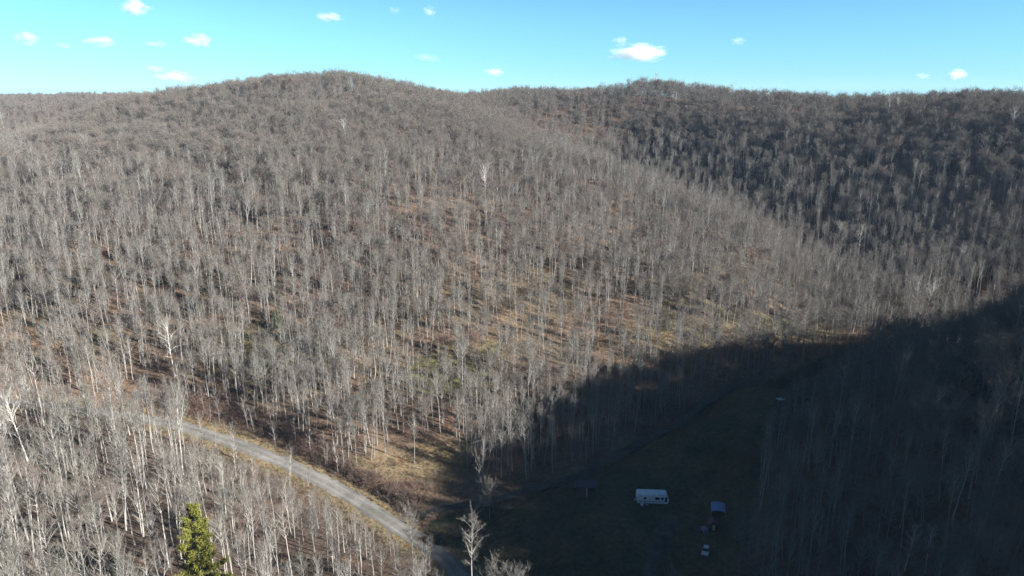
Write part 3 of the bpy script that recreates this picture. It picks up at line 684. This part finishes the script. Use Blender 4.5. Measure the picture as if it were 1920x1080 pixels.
M_car_white = flat_mat("white car paint", (.55, .57, .61), .25, .5, var=.03)
M_lamp = flat_mat("headlight lens", (.7, .7, .68), .1, .5)
def foot(u, v):
    P = ground_at(u, v); return (P[0], P[1], float(H(np.array([P[0]]), np.array([P[1]]))[0]))
def part(parent, name, material, fn, smooth=False):
    b = MB(); fn(b); return b.build(name, material, parent, smooth)

# travel trailer, long side to the lens
P = foot(1222, 944); tr = empty("travel_trailer", P, math.radians(-4))
tag(tr, "white travel trailer with dark windows parked in the shaded meadow", "trailer")
prof = [(-3.75, .55), (3.55, .55), (3.95, 1.0), (3.95, 1.7), (3.6, 2.75), (3.3, 2.95), (-3.6, 2.95), (-3.9, 2.7), (-3.9, .9)]
part(tr, "body", M_white_metal, lambda b: b.prism(prof, -1.22, 1.22))
part(tr, "roof", M_roof_white, lambda b: (b.box((-.15, 0, 2.985), (6.9, 2.5, .06)), b.box((-.15, -1.24, 2.95), (6.95, .05, .1))))
part(tr, "stripe", M_grey_trim, lambda b: b.box((-.1, -1.228, 1.1), (7.3, .02, .22)))
for xw, w, zz, hh in ((-1.9, .55, 1.95, .5), (1.15, 1.0, 1.95, .62), (2.35, .55, 1.95, .6)):
    f_ = part(tr, "window", M_steel, lambda b: b.box((xw, -1.225, zz), (w + .1, .03, hh + .1))); part(f_, "pane", M_glass, lambda b: b.box((xw, -1.243, zz), (w, .012, hh)))
dr = part(tr, "door", M_white_metal, lambda b: b.box((3.28, -1.232, 1.62), (.68, .03, 1.85))); part(dr, "pane", M_glass, lambda b: b.box((3.28, -1.252, 1.75), (.5, .012, 1.3)))
part(tr, "vent", M_glass, lambda b: b.box((-.75, -1.226, 1.75), (.3, .03, .25)))
part(tr, "air_conditioner", M_white_metal, lambda b: b.box((1.2, .15, 3.14), (1.5, .85, .26), taper=.8))
for xw in (-2.6, -.6, 2.6): part(tr, "roof_vent", M_roof_white, lambda b: b.box((xw, .2, 3.06), (.42, .42, .1), taper=.8))
part(tr, "awning", M_roof_white, lambda b: b.tube([(-2.6, -1.32, 2.78), (1.9, -1.32, 2.78)], [.08, .08], 8, cap=True))
part(tr, "tongue", M_steel, lambda b: (b.tube([(-3.8, -.7, .5), (-5.0, 0, .48)], [.06, .05], 4), b.tube([(-3.8, .7, .5), (-5.0, 0, .48)], [.06, .05], 4)))
part(tr, "gas_bottle", M_white_metal, lambda b: b.tube([(-4.25, 0, .5), (-4.25, 0, .95), (-4.25, 0, 1.05)], [.17, .17, .07], 8, cap=True), True)
for xw in (.35, 1.25):
    for sy in (-1.02, 1.02):
        w_ = part(tr, "wheel", M_rubber, lambda b: b.tube([(xw, sy - .11, .34), (xw, sy + .11, .34)], [.34, .34], 14, cap=True)); part(w_, "rim", M_steel, lambda b: b.tube([(xw, sy - .125, .34), (xw, sy + .125, .34)], [.19, .19], 10, cap=True))
for xw in (-3.3, 3.2): part(tr, "jack", M_steel, lambda b: b.box((xw, -.9, .27), (.1, .1, .58)))
P = foot(1204, 949); o = part(None, "wash_tub", M_white_metal, lambda b: b.tube([(0, 0, 0), (0, 0, .55), (0, 0, .6), (0, 0, .3)], [.34, .42, .4, .33], 14, cap=True), True); o.location = P
tag(o, "small white tub on the grass in front of the travel trailer", "tub")
P = foot(1213, 951); o = part(None, "grill", M_steel, lambda b: (b.box((0, 0, .62), (.7, .45, .3), taper=.75), b.box((-.28, 0, .24), (.05, .4, .48)), b.box((.28, 0, .24), (.05, .4, .48)))); o.location = P
tag(o, "little grey box on legs next to the white tub", "grill")

# blue roofed shelter
P = foot(1346, 964); sh = empty("metal_shelter", P, math.radians(-14)); tag(sh, "open shelter with bright blue-grey gabled metal roof at the meadow's edge", "shelter"); sh.scale = (.86, .8, .66)
a_ = [(-2.0, 2.2), (-1.75, 2.62), (-.9, 2.95), (0, 3.1), (.9, 2.95), (1.75, 2.62), (2.0, 2.2)]
part(sh, "roof", M_blue_roof, lambda b: b.prism(a_ + [(x_, z_ - .06) for x_, z_ in a_[::-1]], -2.6, 2.6))
for sx in (-1.92, 1.92):
    for sy in (-2.45, 0, 2.45): part(sh, "post", M_pale_wood if (sx > 0 and sy < -1) else M_steel, lambda b: b.box((sx, sy, 1.08), (.12, .12, 2.2)))
part(sh, "back_wall", M_dark_wood, lambda b: b.box((0, 2.38, 1.15), (3.7, .06, 2.3)))
for sx in (-1.85, 1.85): part(sh, "side_wall", M_dark_wood, lambda b: b.box((sx, .6, 1.1), (.05, 3.5, 2.1)))
# maroon roofed hut in front of it
P = foot(1336, 992); hu = empty("storage_hut", P, math.radians(-10)); tag(hu, "low dark hut with maroon roof, in front of the blue-roofed shelter", "hut")
part(hu, "wall", M_dark_wood, lambda b: b.box((0, 0, .85), (2.1, 2.2, 1.7)))
part(hu, "roof", M_maroon, lambda b: b.prism([(-1.25, 1.68), (0, 2.25), (1.25, 1.68), (1.25, 1.74), (0, 2.31), (-1.25, 1.74)], -1.3, 1.3))
part(hu, "door", M_pale_wood, lambda b: b.box((.1, -1.115, .8), (.7, .03, 1.45)))
P = foot(1321, 1000); o = empty("utility_trailer", P, .2); tag(o, "small bluish grey covered cart left of the maroon-roofed hut", "cart")
part(o, "cover", M_tarp, lambda b: b.box((0, 0, .95), (1.2, 2.0, .8), taper=.8)); part(o, "bed", M_steel, lambda b: b.box((0, 0, .5), (1.3, 2.1, .12)))
for sx in (-.68, .68): part(o, "wheel", M_rubber, lambda b: b.tube([(sx - .08, 0, .3), (sx + .08, 0, .3)], [.3, .3], 12, cap=True))
# white car facing the lens
P = foot(1323, 1036); cr = empty("parked_car", P, math.radians(-24)); cr.scale = (.85, .78, .85); tag(cr, "white car parked nose towards the viewer beside the shaded wood", "car")
def car_body(b):
    sec = [(-2.15, .78, .45, .35), (-2.05, .88, .72, .3), (-1.0, .9, .92, .28), (.2, .9, .98, .28), (1.9, .88, .98, .3), (2.15, .8, .8, .36)]
    Vs = []
    for y_, w_, zt, zb in sec: Vs += [(-w_, y_, zb), (-w_ * 1.03, y_, (zb + zt) / 2), (-w_ * .9, y_, zt), (w_ * .9, y_, zt), (w_ * 1.03, y_, (zb + zt) / 2), (w_, y_, zb)]
    Fs = [(i * 6 + j, i * 6 + (j + 1) % 6, (i + 1) * 6 + (j + 1) % 6, (i + 1) * 6 + j) for i in range(len(sec) - 1) for j in range(6)] + [tuple(range(6)), tuple(range((len(sec) - 1) * 6, len(sec) * 6))[::-1]]
    b.add(Vs, Fs)
part(cr, "body", M_car_white, car_body)
def cabin(b, s0, z0, z1, shrink):
    V_ = [(-.8, -.95, z0), (.8, -.95, z0), (.8, 1.75, z0), (-.8, 1.75, z0), (-.62, -.3, z1), (.62, -.3, z1), (.62, 1.3, z1), (-.62, 1.3, z1)]
    b.add(V_, [(0, 3, 2, 1), (4, 5, 6, 7), (0, 1, 5, 4), (1, 2, 6, 5), (2, 3, 7, 6), (3, 0, 4, 7)])
part(cr, "window", M_glass, lambda b: cabin(b, 0, .95, 1.44, 0)); part(cr, "roof", M_car_white, lambda b: b.box((0, .5, 1.475), (1.3, 1.68, .07), taper=.94))
for sx in (-.6, .6): part(cr, "headlight", M_lamp, lambda b: b.box((sx, -2.1, .62), (.32, .08, .14)))
part(cr, "bumper", M_steel, lambda b: b.box((0, -2.17, .42), (1.5, .08, .16)))
for sx in (-.82, .82):
    for sy in (-1.35, 1.35):
        w_ = part(cr, "wheel", M_rubber, lambda b: b.tube([(sx - .11, sy, .32), (sx + .11, sy, .32)], [.32, .32], 14, cap=True)); part(w_, "rim", M_steel, lambda b: b.tube([(sx - .12, sy, .32), (sx + .12, sy, .32)], [.19, .19], 10, cap=True))
# dark open shed by the creek
P = foot(1097, 926); sd = empty("lean_to_shed", P, math.radians(-12)); tag(sd, "old dark lean-to shed with one pale front post, by the creek", "shed")
part(sd, "roof", M_dark_roof, lambda b: b.prism([(-2.8, 2.35), (2.8, 2.95), (2.8, 3.03), (-2.8, 2.43)], -1.7, 2.0))
part(sd, "back_wall", M_dark_wood, lambda b: b.box((0, 1.7, 1.2), (5.0, .07, 2.4))); part(sd, "side_wall", M_dark_wood, lambda b: b.box((-2.45, .1, 1.15), (.07, 3.1, 2.3)))
part(sd, "partition_wall", M_dark_wood, lambda b: b.box((-1.0, -1.35, 1.1), (2.8, .07, 2.2)))
for k_, sx in enumerate((.55, 2.5)): part(sd, "post", M_pale_wood if k_ == 0 else M_dark_wood, lambda b: b.box((sx, -1.5, 1.25 if k_ == 0 else 1.4), (.24, .2, 2.5 if k_ == 0 else 2.8)))
# small hut far up the meadow
P = foot(1462, 760); ht = empty("small_hut", P, .3); tag(ht, "tiny dark hut with a pale flat roof at the meadow's far end", "hut")
part(ht, "wall", M_dark_wood, lambda b: b.box((0, 0, .9), (1.9, 1.7, 1.8))); part(ht, "roof", M_grey_trim, lambda b: b.box((0, .1, 1.86), (2.2, 1.7, .08), roll=.06)); part(ht, "door", M_dark_roof, lambda b: b.box((.3, -.865, .8), (.7, .03, 1.5)))
# dark bushes and fallen trunks
for u, v, s_, lab in [(1415, 862, 1.5, "dark leafless bush at the right side of the shaded meadow"), (1447, 850, 1.2, "smaller dark bush beside the larger one, right of the meadow"), (1570, 712, 1.5, "dark bush at the head of the meadow near the tiny hut")]:
    o = tree_thing("bush", by_kind["shrub"][int(s_ * 10) % 3], foot(u, v), u % 5, s_); o["label"] = lab; o["category"] = "bush"
def fallen(u0, v0, h0, u1, v1, h1, r_, lab, name="fallen_trunk"):
    A_ = np.array(foot(u0, v0)) + [0, 0, h0]; B_ = np.array(foot(u1, v1)) + [0, 0, h1]; q = np.linspace(0, 1, 6)[:, None]
    b = MB(); b.tube((B_ - A_) * q + np.c_[np.zeros(6), np.zeros(6), np.sin(q[:, 0] * 3.14) * -.25], r_ * (1 - .6 * q[:, 0]), 6, cap=True); o = b.build(name, M_pale, None, True); o.location = A_; tag(o, lab, "trunk")
fallen(882, 880, 7.5, 1000, 845, 9.5, .09, "thin pale trunk caught slanting in the broken white tree")
fallen(300, 765, .4, 340, 738, .3, .2, "grey fallen trunk on the bank above the upper road")
fallen(655, 842, .25, 790, 880, .25, .16, "long dark fallen trunk across the tan clearing")

# ------------------------------------------------------------------ clouds: small lumps of real vapour, far off
m = bpy.data.materials.new("cloud vapour"); m.use_nodes = True; N, L = m.node_tree.nodes, m.node_tree.links; N.remove(N["Principled BSDF"])
pv = N.new("ShaderNodeVolumePrincipled"); pv.inputs["Color"].default_value = (1, 1, 1, 1); pv.inputs["Anisotropy"].default_value = .1
co = N.new("ShaderNodeTexCoord"); oi = N.new("ShaderNodeObjectInfo"); ln = N.new("ShaderNodeVectorMath"); ln.operation = 'LENGTH'; L.new(co.outputs["Object"], ln.inputs[0])
t = N.new("ShaderNodeTexNoise"); t.noise_dimensions = '4D'; t.inputs["Scale"].default_value = 1.7; t.inputs["Detail"].default_value = 5; t.inputs["Roughness"].default_value = .6
wv = N.new("ShaderNodeMath"); wv.operation = 'MULTIPLY'; wv.inputs[1].default_value = 60; L.new(oi.outputs["Random"], wv.inputs[0]); L.new(wv.outputs[0], t.inputs["W"]); L.new(co.outputs["Object"], t.inputs["Vector"])
def mth(op, a, b=None):
    n = N.new("ShaderNodeMath"); n.operation = op
    for i, q in enumerate((a, b)):
        if q is None: continue
        if isinstance(q, (int, float)): n.inputs[i].default_value = q
        else: L.new(q, n.inputs[i])
    return n.outputs[0]
e_ = mth('SUBTRACT', mth('ADD', mth('MULTIPLY', t.outputs[0], 3.3), -.88), ln.outputs["Value"])
e_ = mth('MULTIPLY', mth('MAXIMUM', mth('MINIMUM', e_, .7), 0.0), 1.0)
fade = mth('MAXIMUM', mth('SUBTRACT', 1.0, ln.outputs["Value"]), 0.0)
dn = N.new("ShaderNodeAttribute"); dn.attribute_type = 'OBJECT'; dn.attribute_name = "thickness"
L.new(mth('MULTIPLY', mth('MULTIPLY', e_, mth('MINIMUM', mth('MULTIPLY', fade, 4.0), 1.0)), dn.outputs["Fac"]), pv.inputs["Density"])
L.new(pv.outputs[0], N["Material Output"].inputs["Volume"])
b_ = MB(); lat, lon = 10, 16
Vs = [(math.sin(math.pi * i / lat) * math.cos(2 * math.pi * j / lon), math.sin(math.pi * i / lat) * math.sin(2 * math.pi * j / lon), math.cos(math.pi * i / lat)) for i in range(lat + 1) for j in range(lon)]
b_.add(Vs, [(i * lon + j, (i + 1) * lon + j, (i + 1) * lon + (j + 1) % lon, i * lon + (j + 1) % lon) for i in range(lat) for j in range(lon)])
cloud_me = b_.mesh("cloud", m); CD = 9000
for u, v, w, h, k, lab in [
    (1195, 99, 124, 42, .5, "largest and brightest white cloud, over the right hill"), (1163, 78, 34, 26, .3, "wisp of cloud on top of the largest cloud"), (926, 136, 46, 20, .8, "small white cloud just above the ridge right of the summit"),
    (370, 76, 66, 30, .6, "white cloud left of the summit, above the long low streak"), (252, 14, 66, 34, .7, "white cloud at the top edge of the sky, left side"), (188, 78, 70, 24, .45, "faint flat cloud between two smaller ones, far left sky"),
    (48, 72, 54, 30, .5, "little peaked cloud nearest the left edge"), (120, 85, 34, 14, .3, "very faint shred of cloud right of the peaked cloud"), (290, 82, 52, 16, .3, "thin faint cloud just left of the white one"),
    (328, 143, 92, 22, .6, "long low streak of cloud just above the left skyline"), (290, 129, 56, 16, .22, "faint veil above the long low streak"), (618, 32, 56, 24, .6, "white oval cloud high over the summit"),
    (805, 21, 28, 24, .5, "tiny round cloud near the top edge, middle of the sky"), (740, 19, 28, 16, .22, "faint speck of cloud left of the tiny round one"), (1382, 77, 40, 16, .25, "pale thin cloud right of the largest cloud"),
    (1796, 141, 40, 26, 1.0, "small bright cloud low over the far right ridge"), (1731, 143, 34, 14, .35, "small faint cloud left of the bright low one"), (800, 108, 66, 16, .14, "hardly visible wisp right above the summit's shoulder")]:
    a_, y_, d_ = ray(u, v); q_ = np.array([a_, y_, d_]); q_ = q_ / q_[1] * CD
    o = link_mesh("cloud", cloud_me); o.location = (q_[0], q_[1], q_[2] + CAM_Z); o.rotation_euler = (0, math.radians((u * 37) % 13 - 3), 0)
    sc_ = CD / F; o.scale = (w / 2 * sc_, w / 2.6 * sc_, h / 2 * sc_); o["thickness"] = .022 * k; tag(o, lab, "cloud", "small white clouds")

# ------------------------------------------------------------------ the valley's air
HAZE = .00005
m = bpy.data.materials.new("thin haze"); m.use_nodes = True; N, L = m.node_tree.nodes, m.node_tree.links; N.remove(N["Principled BSDF"])
pv = N.new("ShaderNodeVolumePrincipled"); pv.inputs["Color"].default_value = (.42, .66, 1, 1); pv.inputs["Density"].default_value = HAZE; pv.inputs["Anisotropy"].default_value = .0
L.new(pv.outputs[0], N["Material Output"].inputs["Volume"])
b_ = MB(); zb = float(GZ.min()) - 1.5; zt = 136.0; b_.box((0, 500, (zb + zt) / 2), (12200, 13200, zt - zb)); o = b_.build("haze", m); tag(o, kind="stuff")
print("trees", len(tx), "grass", len(qx), "undergrowth", len(ux))
